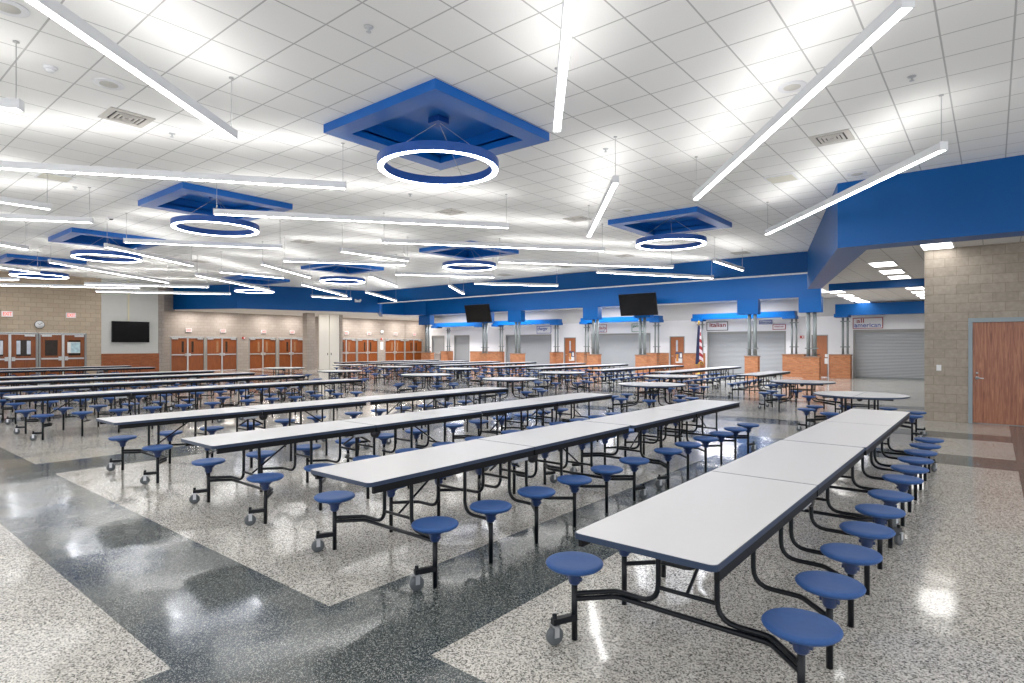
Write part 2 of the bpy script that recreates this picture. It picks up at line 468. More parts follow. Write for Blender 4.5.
# servery wall, with shutters and doors let in
SHUT = [(-38.0, -36.5, 2.58), (-35.25, -33.55, 2.58), (-29.58, -25.26, 2.55), (-21.75, -17.35, 2.54), (-13.50, -9.08, 2.55), (-5.67, -.6, 2.55)]
SDOOR = [(-24.10, -23.07, 2.30), (-15.98, -14.99, 2.30), (-7.72, -6.90, 2.30)]
def split_wall(name, z0, z1, mat):
    wall_y(name, YS, -38.6, 3, z0, z1, mat, .2, holes=[(a, e, zt) for a, e, zt in SHUT + SDOOR if zt > z0])
wall_y('wall_servery', YS, -38.6, 3, 0, 3.3, M['white_wall'], .25, holes=SHUT + SDOOR)
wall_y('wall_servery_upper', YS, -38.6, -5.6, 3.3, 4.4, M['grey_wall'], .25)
wall_y('wall_servery_upper_right', YS, -5.6, 3, 3.3, 4.0, M['white_wall'], .25)
struct(MB().add([(-38.6, 35.5, 0), (-41.7, 38.6, 0), (-41.7, 38.6, 4.1), (-38.6, 35.5, 4.1)], [(0, 1, 2, 3)]).obj('wall_servery_return', M['cmu_far']))
# brick wainscot of the servery wall between openings
ops = sorted([(a - .16, e + .16) for a, e, _ in SHUT] + [(a - .05, e + .05) for a, e, _ in SDOOR])
x = -38.6; b = MB(); k = MB()
for a, e in ops + [(3, 3)]:
    if a - x > .3:
        b.box(x, a, YS - .06, YS - .002, 0, 1.20); k.box(x, a, YS - .08, YS - .002, 1.20, 1.25)
    x = max(x, e)
wn = struct(b.obj('trim_servery_wainscot', M['brick_y'])); k.obj('cap', M['cap'], wn)
# right wall with single door
wall_y('wall_right', 16.53, -1.22, 6, 0, ZL, M['cmu_y'], .25, holes=[(-.42, .78, 2.32)])
struct(MB().box(-1.22, -1.0, 16.78, 36, 0, ZL).obj('wall_right_side', M['cmu_far']))

# ------------------------------------------------------------------ blue soffits
blue = M['blue']
def prism_obj(name, pts, z0, z1, mat): return struct(MB().prism(pts, z0, z1).obj(name, mat))
prism_obj('trim_soffit_right', [(6, 13.49), (6, 14.1), (-2.02, 14.1), (-4.60, 22.62), (-5.05, 22.62), (-2.45, 13.49)], 3.7, 5.9, blue)
hd = MB().prism([(-33.97, 12.3), (-35.2, 13.35), (-35.4, 13.6), (-34.25, 12.5)], 3.6, ZC + .1).obj('wall_left_header', M['cmu_far']); struct(hd)
f = struct(MB().box(-28.9, -4.75, 22.55, 22.72, 4.29, 5.9).obj('trim_fascia_cove', blue))
MB().box(-28.9, -5.0, 22.52, 22.74, 4.255, 4.29).obj('light_trim', M['white_metal'], f)
prism_obj('trim_soffit_left', [(-28.95, 22.72), (-29.05, 22.45), (-31.5, 15.2), (-35.3, 13.4), (-35.3, 13.7), (-31.7, 15.5), (-29.4, 22.72)], ZS, 5.9, blue)
prism_obj('trim_soffit_return', [(-28.95, 22.7), (-36.5, 28.9), (-36.7, 28.8), (-29.3, 22.6)], 3.95, 5.9, blue)
prism_obj('trim_soffit_lobby', [(-36.5, 28.9), (-36.5, 31.0), (-34.95, 31.98), (-34.95, 32.2), (-36.8, 31.2), (-36.8, 28.9)], 4.15, 5.9, blue)
lf = struct(MB().box(-35.0, -6.55, 32.0, 32.22, 4.14, 5.9).obj('trim_fascia_servery', blue))
prism_obj('trim_beam_cross', [(-4.55, 23.5), (8, 23.5), (8, 23.85), (-4.6, 23.85)], 3.68, 4.0, blue)
# blue lintel bands over the shutters, against the servery wall
BANDS = [(-6.35, 3.0), (-14.02, -8.3), (-21.96, -16.18), (-29.99, -23.88), (-36.77, -31.24)]
for i, (a, e) in enumerate(BANDS):
    zt = 3.86 if i == 0 else 3.60
    o = MB().box(a, e, 34.35, 34.95, 3.27, zt).box(a - .05, a + .62, 34.28, 34.95, 3.18, 3.36).obj('trim_lintel', blue)
    if i > 0:
        MB().box(e - .62, e + .05, 34.28, 34.95, 3.18, 3.36).obj('end_block', blue, o)
    struct(o)

# ------------------------------------------------------------------ brick piers with twin steel posts
ORD = ['first', 'second', 'third', 'fourth', 'fifth', 'sixth', 'seventh', 'eighth', 'ninth', 'tenth', 'eleventh', 'twelfth']
def pier(name, xa, xb, Y, dy, ztop, zpost, pr, gap, label, capital=None, collars=False, post_x=None, group=None):
    xb = xb - 2 * dy * abs(xa) / Y
    cx = (xa + xb) / 2
    t = thing(name, label, 'pier', (cx, Y, 0), 0, group)
    h = (xb - xa) / 2
    MB().box(-h, h, -dy, dy, 0, ztop - .06).obj('brick_base', M['brick_y'], t)
    MB().box(-h - .03, h + .03, -dy - .03, dy + .03, ztop - .06, ztop).obj('cap', M['cap'], t)
    px = 0 if post_x is None else post_x - cx
    for s in (-1, 1):
        p = MB().lathe([(pr, ztop), (pr, zpost)], 14, (px + s * gap, 0, 0)).obj('post', M['post'], t)
        MB().lathe([(pr * 1.5, ztop), (pr * 1.5, ztop + .03)], 14, (px + s * gap, 0, 0)).obj('base_plate', M['post'], p)
    for z in ((1.62, 2.95) if collars else (1.55,)):
        MB().box(px - gap - pr - .05, px + gap + pr + .05, -pr - .03, pr + .03, z, z + .05).obj('collar', M['post'], t)
    if capital:
        MB().box(capital[0] - cx, capital[1] - cx, -.24, .24, zpost - .02, 4.13).obj('blue_capital', blue, t)
    return t
FP = [(-7.35, -6.51, (-7.52, -6.50), None), (-10.17, -9.38, (-10.54, -9.48), None), (-16.54, -15.60, (-16.6, -15.55), None), (-19.89, -18.87, (-20.19, -19.09), -19.4),
      (-26.21, -24.87, (-26.39, -25.22), None), (-29.15, -28.0, (-29.1, -28.05), None), (-35.42, -33.9, (-35.66, -34.37), -34.9)]
for i, (a, e, cp, px) in enumerate(FP):
    pier('brick_pier', a, e, 32.1, .19, 1.17, 3.38, .09, .145,
         'free-standing brick pier with twin grey posts and blue capital, %s from the right' % ORD[i], cp, post_x=px, group='front brick piers')
BP = [(-6.60, -5.62, -5.97), (-9.0, -7.80, -8.45), (-14.7, -13.62, -13.70), (-17.3, -16.25, -16.55), (-22.3, -21.60, -21.75), (-24.4 - .35, -23.95 - .25, -24.25), (-30.3, -29.2, -29.5), (-36.0, -35.15, -35.3)]
BP[5] = (-24.75, -24.2, -24.3)
for i, (a, e, px) in enumerate(BP):
    pier('brick_pilaster', a, e, 34.85, .22, 1.25, 3.17, .055, .11,
         'brick half-pier with thin collared twin pipes under the blue lintel, %s from the right' % ORD[i], None, True, post_x=px, group='rear brick piers')

# ------------------------------------------------------------------ shutters and doors on the servery wall
SH_LAB = ['far left narrow grey roller shutter at the lobby corner', 'narrow grey roller shutter left of the sixth brick pier', 'grey roller shutter under the charger sign',
          'grey roller shutter behind the right hanging screen', 'wide grey roller shutter under the italian sign beside the flag', 'wide grey roller shutter under the all american sign']
for (a, e, zt), lab in zip(SHUT, SH_LAB):
    t = thing('roller_shutter', lab, 'shutter', ((a + e) / 2, YS + .05, 0), 0, 'servery roller shutters')
    h = (e - a) / 2
    MB().box(-h, h, .04, .08, .0, zt - .12).obj('curtain', M['shutter'], t)
    MB().box(-h, h, -.02, .08, zt - .14, zt).obj('hood', M['frame'], t)
    MB().box(-h, h, -.0, .09, .0, .07).obj('bottom_bar', M['post'], t)
    for s in (-1, 1): MB().box(s * h - .045, s * h + .045, -.055, .03, 0, zt).obj('guide', M['frame'], t)
def sdoor(n, a, e, zt, poster, lite):
    cx = (a + e) / 2; h = (e - a) / 2
    d = sroot('door_%d' % n, (cx, YS + .06, 0))
    leaf = MB().box(-h + .05, h - .05, .02, .065, .01, zt - .05).obj('door_leaf', M['door_y'], d)
    MB().box(-h, -h + .05, -.07, .1, 0, zt).box(h - .05, h, -.07, .1, 0, zt).box(-h + .05, h - .05, -.07, .1, zt - .05, zt).obj('frame', M['frame'], d)
    if lite: MB().box(-.10, .02, .012, .021, 1.35, 2.05).obj('glass_pane', M['glass_lit'], leaf)
    MB().tube([(-h + .12, .02, 1.05), (-h + .12, -.04, 1.05), (-h + .24, -.04, 1.05)], .014).obj('handle', M['steel'], leaf)
    MB().box(-.16, .0, .008, .021, 1.2, 1.24).obj('kick_label', M['dark'], leaf)
    if poster:
        p = thing('poster', 'dark and orange picture poster with white foot on the %s servery door' % poster, 'poster', (cx + .10, YS + .058, 1.0), 0, 'door posters')
        MB().box(-.22, .22, 0, .012, -.38, -.10).obj('white_panel', M['paper'], p)
        MB().box(-.22, .22, -.002, .012, -.10, .30).obj('print', M['photo'], p)
        MB().box(-.19, -.03, -.006, .0, -.30, .18).obj('figure_print', M['photo_b'], p)
        MB().box(.06, .20, -.006, .0, -.04, .22).obj('figure_print', M['paper'], p)
for i, ((a, e, zt), po) in enumerate(zip(SDOOR, ('left', 'middle', None))): sdoor(20 + i, a, e, zt, po, po is not None)
nt_ = tag(MB().box(-.09, .09, -.02, 0, -.30, .0).box(-.07, .07, -.02, 0, .06, .22).obj('paper_notice', M['paper'], None, (-6.98, YS - .005, 1.03)), 'white paper notices hung beside the right servery door', 'notice')

# signs above the shutters
def sign(xa, xb, za, zb, lines, label, border, name='menu_sign'):
    cx, cz = (xa + xb) / 2, (za + zb) / 2; h, v = (xb - xa) / 2, (zb - za) / 2
    t = thing(name, label, 'sign', (cx, YS - .06, cz), 0, 'food station signs')
    MB().box(-h, h, 0, .04, -v, v).obj('panel', M['sign_white'], t)
    q = .035
    MB().box(-h, h, -.012, .02, v - q, v).box(-h, h, -.012, .02, -v, -v + q).box(-h, -h + q, -.012, .02, -v + q, v - q).box(h - q, h, -.012, .02, -v + q, v - q).obj('border', M[border], t)
    for body, size, mat, dx, dz, wd in lines: lettering(body, size, M[mat], t, (dx, -.006, dz), FACE_Y, wd)
    return t
sign(-5.72, -4.36, 2.60, 3.17, [('all', .30, 'text_red', -.33, .12, .34), ('american', .32, 'text_blue', -.01, -.11, 1.18)], 'white sign reading all american above the right-hand shutter', 'text_red')
sign(-13.56, -12.26, 2.62, 3.16, [('italian', .36, 'text_red', .03, .06, .98)], 'white sign reading italian above the shutter beside the flag', 'sign_dark')
sign(-10.47, -9.75, 2.94, 3.16, [('alternate', .16, 'text_blue', 0, 0, .62)], 'small blue-lettered sign above the italian shutter', 'text_blue')
sign(-9.73, -9.03, 2.62, 2.92, [('station', .16, 'text_red', 0, .03, .5)], 'small red-lettered sign above the right end of the italian shutter', 'text_red')
sign(-21.35, -20.52, 2.62, 3.17, [('daily', .30, 'text_red', .06, .03, .6), ('special', .12, 'text_blue', .02, -.17, .4)], 'white sign with red script left of the right hanging screen', 'text_red')
sign(-18.63, -17.75, 2.62, 3.17, [('garden', .22, 'text_green', .0, .12, .72)], 'white sign with green lettering under the right hanging screen', 'text_green')
sign(-26.52, -25.2, 2.62, 3.17, [('charger', .34, 'text_blue', -.12, .07, .92)], 'white sign reading charger in blue above a shutter', 'text_blue')

# fire alarm, drinking fountain, flag
def alarm(loc, face, label):
    t = thing('fire_alarm', label, 'fire alarm', loc, 0 if face == 'y' else R(90), 'red fire alarms')
    MB().box(-.10, .10, -.05, .01, -.07, .07).obj('housing', M['red'], t)
    MB().box(.0, .08, -.062, -.05, -.05, .05).obj('strobe_lens', M['paper'], t)
alarm((-8.19, YS, 2.19), 'y', 'red fire alarm on the white wall beside the right servery door')
alarm((XB, 20.59, 2.26), 'x', 'red fire alarm between the middle pairs of left lobby doors')
alarm((XB, 32.95, 2.29), 'x', 'red fire alarm under the clock between right lobby doors')
ft = thing('drinking_fountain', 'grey steel drinking fountain beside the leftmost rear brick pier', 'drinking fountain', (-36.35, 34.6, 0))
MB().box(-.28, .28, -.02, .30, .45, 1.02).obj('cabinet', M['steel'], ft)
MB().prism(rrect(-.31, .31, -.16, .30, (.1, .1, .02, .02)), 1.02, 1.10).obj('basin', M['steel'], ft)
MB().tube(fillet([(.12, .12, 1.08), (.12, .12, 1.2), (.12, .02, 1.2)], .05), .014).obj('spout', M['chrome'], ft)
MB().box(-.2, .2, .02, .28, 0, .45).obj('pedestal', M['frame'], ft)
fl = thing('flag', 'draped red, white and blue flag on a gold-topped pole', 'flag', (-13.55, 34.2, 0))
MB().lathe([(.20, 0), (.20, .03), (.05, .08), (.03, .16)], 20).obj('base', M['gold'], fl)
MB().lathe([(.016, .1), (.016, 2.98)], 10).obj('pole', M['gold'], fl)
MB().lathe([(.002, 2.98), (.05, 3.02), (.03, 3.08), (.055, 3.13), (.0, 3.22)], 14).obj('finial', M['gold'], fl)
cl = MB(); rows, n = 16, 28
vs, fs = [], []
for i in range(rows):
    t_ = i / (rows - 1); z = 2.92 - 2.25 * t_; sx = .05 + .15 * t_ ** .8; sy = .05 + .08 * t_
    for k in range(n):
        a = 2 * PI * k / n; q = 1 + .28 * math.sin(5 * a + 2 * t_)
        vs.append((sx * q * math.cos(a) + .04 * t_, sy * q * math.sin(a) - .02, z - .10 * math.sin(a * 2) * t_))
for i in range(rows - 1):
    for k in range(n): fs.append((i * n + k, i * n + (k + 1) % n, (i + 1) * n + (k + 1) % n, (i + 1) * n + k))
clo = cl.add(vs, fs, True).obj('cloth', M['flag'], fl)
fr = MB(); o0 = (rows - 1) * n
fr.tube([vs[o0 + k] for k in range(n)] + [vs[o0]], .022, 6).obj('fringe', M['gold'], clo)

# ------------------------------------------------------------------ lobby doors (left wall and back wall)
def lobby_pair(n, X, y0, y1, zt, lite, posters=()):
    cy_, h = (y0 + y1) / 2, (y1 - y0) / 2
    d = sroot('door_%d' % n, (X - .08, cy_, 0))
    MB().box(-.1, .09, -h - .05, -h + .02, 0, zt + .05).box(-.1, .09, h - .02, h + .05, 0, zt + .05).box(-.1, .09, -h + .02, h - .02, zt - .02, zt + .05).obj('frame', M['frame'], d)
    MB().box(-.06, .06, -.045, .045, 0, zt - .02).obj('mullion', M['steel'], d)
    for s in (-1, 1):
        a, e = (-h + .03, -.05) if s < 0 else (.05, h - .03)
        leaf = MB().box(-.02, .025, a, e, .01, zt - .03).obj('door_leaf', M['door_x'], d)
        w_ = e - a; m_ = (a + e) / 2
        if lite == 'wide':
            k = lite
            MB().box(.02, .03, m_ - w_ * .30, m_ + w_ * .30, 1.24, 1.97).obj('glass_pane', M['glass_dark'], leaf)
            for q in (-1, 1):
                if (n, s) in ((2, 1), (2, -1)): MB().box(.025, .034, m_ + q * w_ * .21 - .07, m_ + q * w_ * .21 + .07, 1.32, 1.93).obj('painted_reflection', M['glass_lit'], leaf)  # bright reflections painted as pale strips on the pane
        else:
            ly = e - .26 if s < 0 else a + .26
            MB().box(.02, .03, ly - .07, ly + .07, 1.26, 2.0).obj('glass_pane', M['glass_dark'] if random.random() < .35 else M['glass_lit_dim'], leaf)
        bar = MB().box(.03, .07, a + .02, e - .02, 1.07, 1.14).obj('push_bar', M['steel'], leaf)
        ey = e - .07 if s < 0 else a + .07
        MB().box(.03, .10, ey - .06, ey + .06, 1.02, 1.20).obj('latch_case', M['steel'], leaf)
        cy2 = a + .22 if s < 0 else e - .22
        MB().box(.03, .10, cy2 - .18, cy2 + .18, zt - .12, zt - .05).obj('door_closer', M['steel'], leaf)
M['glass_lit_dim'] = plain('grey door glass', srgb(150, 112, 84), .2, noise=.2)
lobby_pair(1, XL, 3.45 + .06, 5.10, 2.25, 'wide')
lobby_pair(2, XL, 5.25, 7.16, 2.25, 'wide')
lobby_pair(3, XL, 7.28, 9.03, 2.25, 'wide')
po = thing('poster', 'blue and white poster hung in the right-hand door of the left wall', 'poster', (XL + .02, 8.56, 1.62), 0, 'door posters')
MB().box(-.04, .0, -.25, .25, -.26, .26).obj('sheet', M['paper'], po); MB().box(-.0, .006, -.12, .25, -.24, .24).obj('print', M['glass_poster'], po)
for i, (a, e) in enumerate(ALC1 + ALC2): lobby_pair(4 + i, XB, a, e, 2.25, 'slim')

def exit_sign(X, y, z, label):
    t = thing('exit_sign', label, 'exit sign', (X, y, z), 0, 'lit exit signs')
    MB().box(.0, .07, -.19, .19, -.12, .12).obj('housing', M['white_metal'], t)
    MB().box(.07, .076, -.17, .17, -.10, .10).obj('face', M['exit_face'], t)
    lettering('EXIT', .22, M['exit_text'], t, (.078, 0, 0), FACE_X, .30)
exit_sign(XL, 6.10, 3.12, 'lit exit sign left of the clock on the tan left wall')
exit_sign(XL, 8.44, 3.15, 'lit exit sign right of the clock on the tan left wall')
for i, y in enumerate((16.85, 19.12, 22.08, 24.36)): exit_sign(XB, y, 2.74, 'lit exit sign over the %s pair of left lobby doors' % ORD[i])
for i, y in enumerate((29.27, 31.56, 34.48, 36.69)): exit_sign(XB, y, 2.76, 'lit exit sign over the %s pair of right lobby doors' % ORD[i])
def clock(X, y, z, label):
    t = thing('wall_clock', label, 'clock', (X, y, z), 0, 'wall clocks')
    MB().lathe([(.16, 0), (.19, .02), (.19, .05), (.17, .055)], 32, axis='x').obj('rim', M['dark'], t)
    MB().lathe([(.17, .045), (.17, .058)], 32, axis='x').obj('dial', M['clock_face'], t)
    for a, l_ in ((60, .09), (-50, .13)):
        MB().box(.058, .062, -.008, .008, 0, l_, Matrix.Rotation(R(a), 4, 'X')).obj('hand', M['dark'], t)
clock(XL, 7.25, 2.68, 'round dark-rimmed clock on the tan block wall')
clock(XB, 32.94, 2.92, 'round clock between the right lobby doors')
tag(MB().box(.002, .012, -.15, .15, -.34, .34).obj('wall_notice', M['paper'], None, (XB, 32.95, 1.70)), 'white notice sheets under the red alarm in the right lobby', 'notice')

# ------------------------------------------------------------------ screens
def screen(loc, w_, h_, rz, tilt, label, mount, group='black television screens'):
    t = thing('television', label, 'television', loc, rz, group)
    mt = Matrix.Rotation(R(tilt), 4, 'X')
    MB().box(-w_ / 2, w_ / 2, -.03, .05, -h_ / 2, h_ / 2, mt).obj('case', M['bezel'], t)
    q = .02
    MB().box(-w_ / 2 + q, w_ / 2 - q, -.036, -.028, -h_ / 2 + q, h_ / 2 - q, mt).obj('display', M['screen'], t)
    if mount:
        MB().tube([(0, .04, 0), (0, mount, .35)], .05, 8).box(-.3, .3, .05, .09, -.25, .25, mt).obj('wall_arm', M['dark'], t)
    else: MB().box(-.4, .4, .05, .103, -.2, .2).obj('wall_plate', M['dark'], t)
screen((-28.35, 30.9, 4.0), 2.35, 1.28, 0, 14, 'black screen tilted from the blue fascia, left of two hanging', 1.08)
screen((-15.85, 30.9, 4.08), 2.35, 1.28, 0, 14, 'black screen tilted from the blue fascia, right of two hanging', 1.08)
screen((XL + .085, 10.94, 2.41), 1.68, 1.06, R(90), 0, 'black screen on the pale grey panel of the left wall', 0)
tag(MB().box(-.02, .02, -.03, .03, 2.96, ZC).obj('cable_conduit', M['ivory'], None, (XL + .0, 10.86, 0)), 'ivory conduit rising above the left wall screen', 'conduit')

# ------------------------------------------------------------------ right wall door and switch
d = sroot('door_30', (.18, 16.53, 0))
MB().box(-.60, -.53, -.02, .2, 0, 2.32).box(.53, .60, -.02, .2, 0, 2.32).box(-.53, .53, -.02, .2, 2.23, 2.32).obj('frame', M['frame_blue'], d)
leaf = MB().box(-.525, .525, .03, .08, .015, 2.225).obj('door_leaf', M['oak'], d)
MB().lathe([(.033, -.012), (.033, 0)], 18, (-.45, .03, 1.0), 'y').tube([(-.45, .02, 1.0), (-.45, -.03, 1.0), (-.33, -.03, .995)], .012).obj('handle', M['chrome'], leaf)
MB().lathe([(.022, -.015), (.022, 0)], 16, (-.45, .03, 1.11), 'y').obj('deadbolt', M['chrome'], leaf)
sw = thing('light_switch', 'small white switch plate on the block wall left of the oak door', 'switch', (-.95, 16.53, 1.21))
MB().box(-.045, .045, -.008, 0, -.065, .065).obj('plate', M['sign_white'], sw); MB().box(-.015, .015, -.015, -.008, -.03, .03).obj('rocker', M['sign_white'], sw)

# ------------------------------------------------------------------ ceiling trays and ring lights
TR = ['nearest', 'second', 'third', 'fourth']
def tray(x, y, label):
    t = thing('ceiling_tray', label, 'ceiling tray', (x, y, ZC), 0, 'blue ceiling trays')
    zb = 4.885 - ZC; zt = .16
    sq = lambda h: [(-h, -h), (h, -h), (h, h), (-h, h)]
    MB().ring_prism(sq(TH), sq(TI), zb, -.002).obj('rim', M['blue_tray'], t)
    a = TI
    rc = MB()
    for (p, q) in (((-a, -a), (a, -a)), ((a, -a), (a, a)), ((a, a), (-a, a)), ((-a, a), (-a, -a))):
        rc.quad((p[0], p[1], zb + .1), (q[0], q[1], zb + .1), (q[0], q[1], zt), (p[0], p[1], zt))
    rc.quad((-a, -a, zt), (-a, a, zt), (a, a, zt), (a, -a, zt)).obj('recess', M['blue_tray'], t)
    return t
def ring_light(x, y, label):
    zb = 4.39
    t = thing('ring_light', label, 'ring light', (x, y, zb), 0, 'blue ring lights')
    ro, ri = .915, .81
    MB().lathe([(ro - .015, 0), (ro, .01), (ro, .13), (ri, .13), (ri, .01), (ri + .015, 0), (ro - .015, 0)], 72, smooth=False, caps=False).obj('ring', M['blue_ring'], t)
    MB().lathe([(ri + .012, -.003), (ri + .012, .004), (ro - .012, .004), (ro - .012, -.003), (ri + .012, -.003)], 72, smooth=False, caps=False).obj('diffuser', M['ring_lamp'], t)
    zt = ZC + .16 - zb
    MB().box(-.11, .11, -.11, .11, zt - .09, zt).obj('canopy', M['blue_ring'], t)
    for k in range(3):
        a = R(90 + 120 * k + 20)
        MB().tube([(.04 * math.cos(a), .04 * math.sin(a), zt - .09), (.86 * math.cos(a), .86 * math.sin(a), .13)], .004, 5).obj('cable', M['wire'], t)
    return t
for i, (x, y) in enumerate(TRAYS):
    line = 'near' if i < 4 else 'far'
    tray(x, y, 'blue square recessed ceiling tray, %s from the right in the %s line' % (ORD[i % 4], line))
    ring_light(x, y, 'glowing blue ring lamp under the %s tray from the right, %s line' % (ORD[i % 4], line))

# ------------------------------------------------------------------ linear pendant lights
def linear(cx, cy_, length, ang, label, group):
    z0, z1 = 4.27, 4.385
    t = thing('pendant_light', label, 'pendant light', (cx, cy_, z0), R(ang), group)
    h = length / 2
    MB().box(-h, h, -.048, .048, .006, z1 - z0 - .006).obj('housing', M['white_metal'], t)
    MB().box(-h + .02, h - .02, -.038, .038, .003, .006).obj('diffuser', M['lamp'], t)
    MB().box(-h + .02, h - .02, -.036, .036, z1 - z0 - .0055, z1 - z0 - .005).obj('upper_diffuser', M['uplight'], t)
    for s in (-1, 1):
        MB().box(s * h - .004, s * h + .004, -.05, .05, .0, z1 - z0 + .002).obj('end_cap', M['white_metal'], t)
        MB().tube([(s * (h - .05), 0, z1 - z0), (s * (h - .05), 0, ZC - z0)], .005, 5).lathe([(.03, ZC - z0 - .012), (.03, ZC - z0)], 10, (s * (h - .05), 0, 0)).obj('cable', M['wire'], t)
GL, GS = 'long white pendant lights', 'short white pendant lights'
cols = [('line right of the blue trays', -2.27, 127, 5.9, (3.45, 7.70, 11.90), GL),
        ('line between the first and second trays', -9.98, 52.5, 5.9, (-.75, 3.40, 7.57, 11.65, 16.1), GL),
        ('line left of the second trays', -15.65, 54, 3.68, (2.5, 6.74, 10.97, 15.3, 19.5), GS),
        ('line right of the third trays', -18.95, 125, 3.68, (2.5, 6.70, 10.93, 15.1), GS),
        ('line between the third and fourth trays', -24.35, 127, 5.9, (3.2, 7.42, 11.75, 16.0), GL),
        ('line left of the fourth trays', -31.4, 54, 5.9, (3.3, 7.55, 11.6), GL)]
for nm, x, ang, ln, yy, g in cols:
    for i, y in enumerate(yy):
        linear(x, y, ln, ang, '%s white pendant, %s from camera, %s' % ('long' if g == GL else 'short', ORD[i], nm), g)
for x, y, ang, ln, lab in ((-5.99, 10.06, 127, 4.65, 'slanted white pendant light between the two right-hand blue trays'), (-5.9, 1.62, 127, 4.65, 'white pendant light at upper left before the nearest blue tray'),
                           (-13.78, 10.7, 90, 2.4, 'short white pendant light between the second blue trays'), (-13.75, 1.9, 90, 2.4, 'short white pendant light before the second blue tray'),
                           (-20.95, 10.7, 90, 2.4, 'short white pendant light between the third blue trays'), (-28.2, 9.76, 55, 4.73, 'white pendant light between the fourth blue trays'),
                           (-6.6, 19.2, 91, 2.8, 'small white pendant light behind the far right tray'), (-27.65, 18.5, 87, 2.4, 'small white pendant light behind the fourth far tray'),
                           (-9.53, 20.1, 60.5, 5.04, 'long white pendant light nearest the blue fascia, left of the far right tray'), (-19.3, 19.6, 125, 4.0, 'short slanted white pendant light against the blue fascia'),
                           (-24.97, 19.77, 125, 5.4, 'slanted white pendant light before the inner corner of blue soffit')):
    linear(x, y, ln, ang, lab, 'odd white pendant lights')

em = thing('emergency_light', 'small white twin-head emergency light on the blue left soffit', 'emergency light', (-29.36, 21.4, 4.36), R(71))
MB().box(-.16, .16, -.07, .06, -.06, .06).obj('housing', M['white_metal'], em)
for q in (-.15, .15): MB().lathe([(.05, -.13), (.06, -.07)], 14, (q, 0, .06), 'y').obj('lamp_head', M['sign_white'], em)
# ------------------------------------------------------------------ small ceiling fittings
def vent(x, y, label, ang=0):
    t = thing('air_vent', label, 'air vent', (x, y, ZC), R(ang), 'ceiling air vents')
    sq = lambda h: [(-h, -h), (h, -h), (h, h), (-h, h)]
    MB().ring_prism(sq(.28), sq(.20), -.014, -.001).obj('frame', M['vent'], t)
    MB().box(-.2, .2, -.2, .2, -.006, -.001).obj('shade_backing', M['vent_dark'], t)  # dark sheet painted in for the shade between the vanes
    for k in range(3): MB().ring_prism(sq(.17 - .055 * k), sq(.14 - .055 * k), -.022, -.004).obj('vane', M['vent'], t)
VE = [((-9.71, 3.08), 'square ceiling vent near the upper left pendant'), ((-1.98, 10.46), 'square ceiling vent near the right-hand pendants'), ((-16.97, 10.3), 'ceiling vent left of the nearest far trays, above the lobby doors'),
      ((-10.38, 10.32), 'ceiling vent just behind the nearest blue tray'), ((-8.38, 12.97), 'ceiling vent left of the far right tray'), ((-10.48, 19.38), 'ceiling vent near the blue fascia, left of the far right tray'),
      ((-24.11, 10.19), 'ceiling vent between the third and fourth trays'), ((-17.66, 21.16), 'ceiling vent beside the fascia, left of two'), ((-13.9, 20.5), 'ceiling vent beside the fascia, right of two'), ((-6.95, 21.39), 'ceiling vent at the fascia above the right small pendant')]
for (x, y), lab in VE: vent(x, y, lab)
SPK = [((-1.98, 8.07), 'round ceiling speaker under the long right-hand pendant'), ((-8.63, 2.54), 'round ceiling speaker near the upper left vent'), ((-7.44, 1.34), 'round ceiling speaker in the top left corner'),
       ((-2.02, 12.95), 'round ceiling speaker beside the blue beam corner'), ((-6.9, 12.89), 'round ceiling speaker in front of the far right tray')]
for (x, y), lab in SPK:
    t = thing('ceiling_speaker', lab, 'speaker', (x, y, ZC), 0, 'round ceiling speakers')
    MB().lathe([(.17, -.001), (.17, -.012), (.155, -.014)], 32).obj('rim', M['white_metal'], t); MB().lathe([(.153, -.001), (.153, -.013), (0, -.016)], 32).obj('grille', M['speaker'], t)
for (x, y), lab in (((-3.23, 12.39), 'beige flat ceiling panel near the blue beam'), ((-14.23, 3.28), 'beige flat ceiling panel before the second tray')):
    t = thing('access_panel', lab, 'panel', (x, y, ZC), 0, 'beige ceiling panels')
    MB().box(-.24, .24, -.24, .24, -.012, -.001).obj('plate', M['beige'], t)
    MB().ring_prism([(-.27, -.27), (.27, -.27), (.27, .27), (-.27, .27)], [(-.24, -.24), (.24, -.24), (.24, .24), (-.24, .24)], -.016, -.001).obj('frame', M['white_metal'], t)
SPR = [(-5.01, 3.79), (-9.9, 3.76), (-14.8, 3.75), (-.77, 8.7), (-5.03, 8.65), (-9.83, 8.54)]
SL = ['right above the nearest blue tray', 'near the upper left pendant tip', 'far left before the second tray', 'top right beside the long pendant', 'behind the nearest blue tray at right', 'behind the nearest tray at left']
for (x, y), lab in zip(SPR, SL):
    t = thing('sprinkler_head', 'small sprinkler head in the ceiling, ' + lab, 'sprinkler', (x, y, ZC), 0, 'sprinkler heads')
    MB().lathe([(.05, .0), (.04, -.012), (.012, -.014), (.012, -.05)], 14).obj('body', M['chrome'], t); MB().lathe([(.028, -.055), (.028, -.05)], 12).obj('deflector', M['chrome'], t)
for (x, y), lab in (((-8.66, 1.95), 'small white sensor on the ceiling at upper left'), ((-17.64, 5.24), 'dark-lensed sensor on the ceiling above the third tray')):
    t = thing('ceiling_sensor', lab, 'sensor', (x, y, ZC), 0, 'ceiling sensors')
    MB().lathe([(.07, -.001), (.07, -.02), (.055, -.03)], 20).obj('base', M['white_metal'], t); MB().lathe([(.045, -.03), (.04, -.055), (.0, -.065)], 20).obj('lens', M['dark'] if x < -10 else M['white_metal'], t)
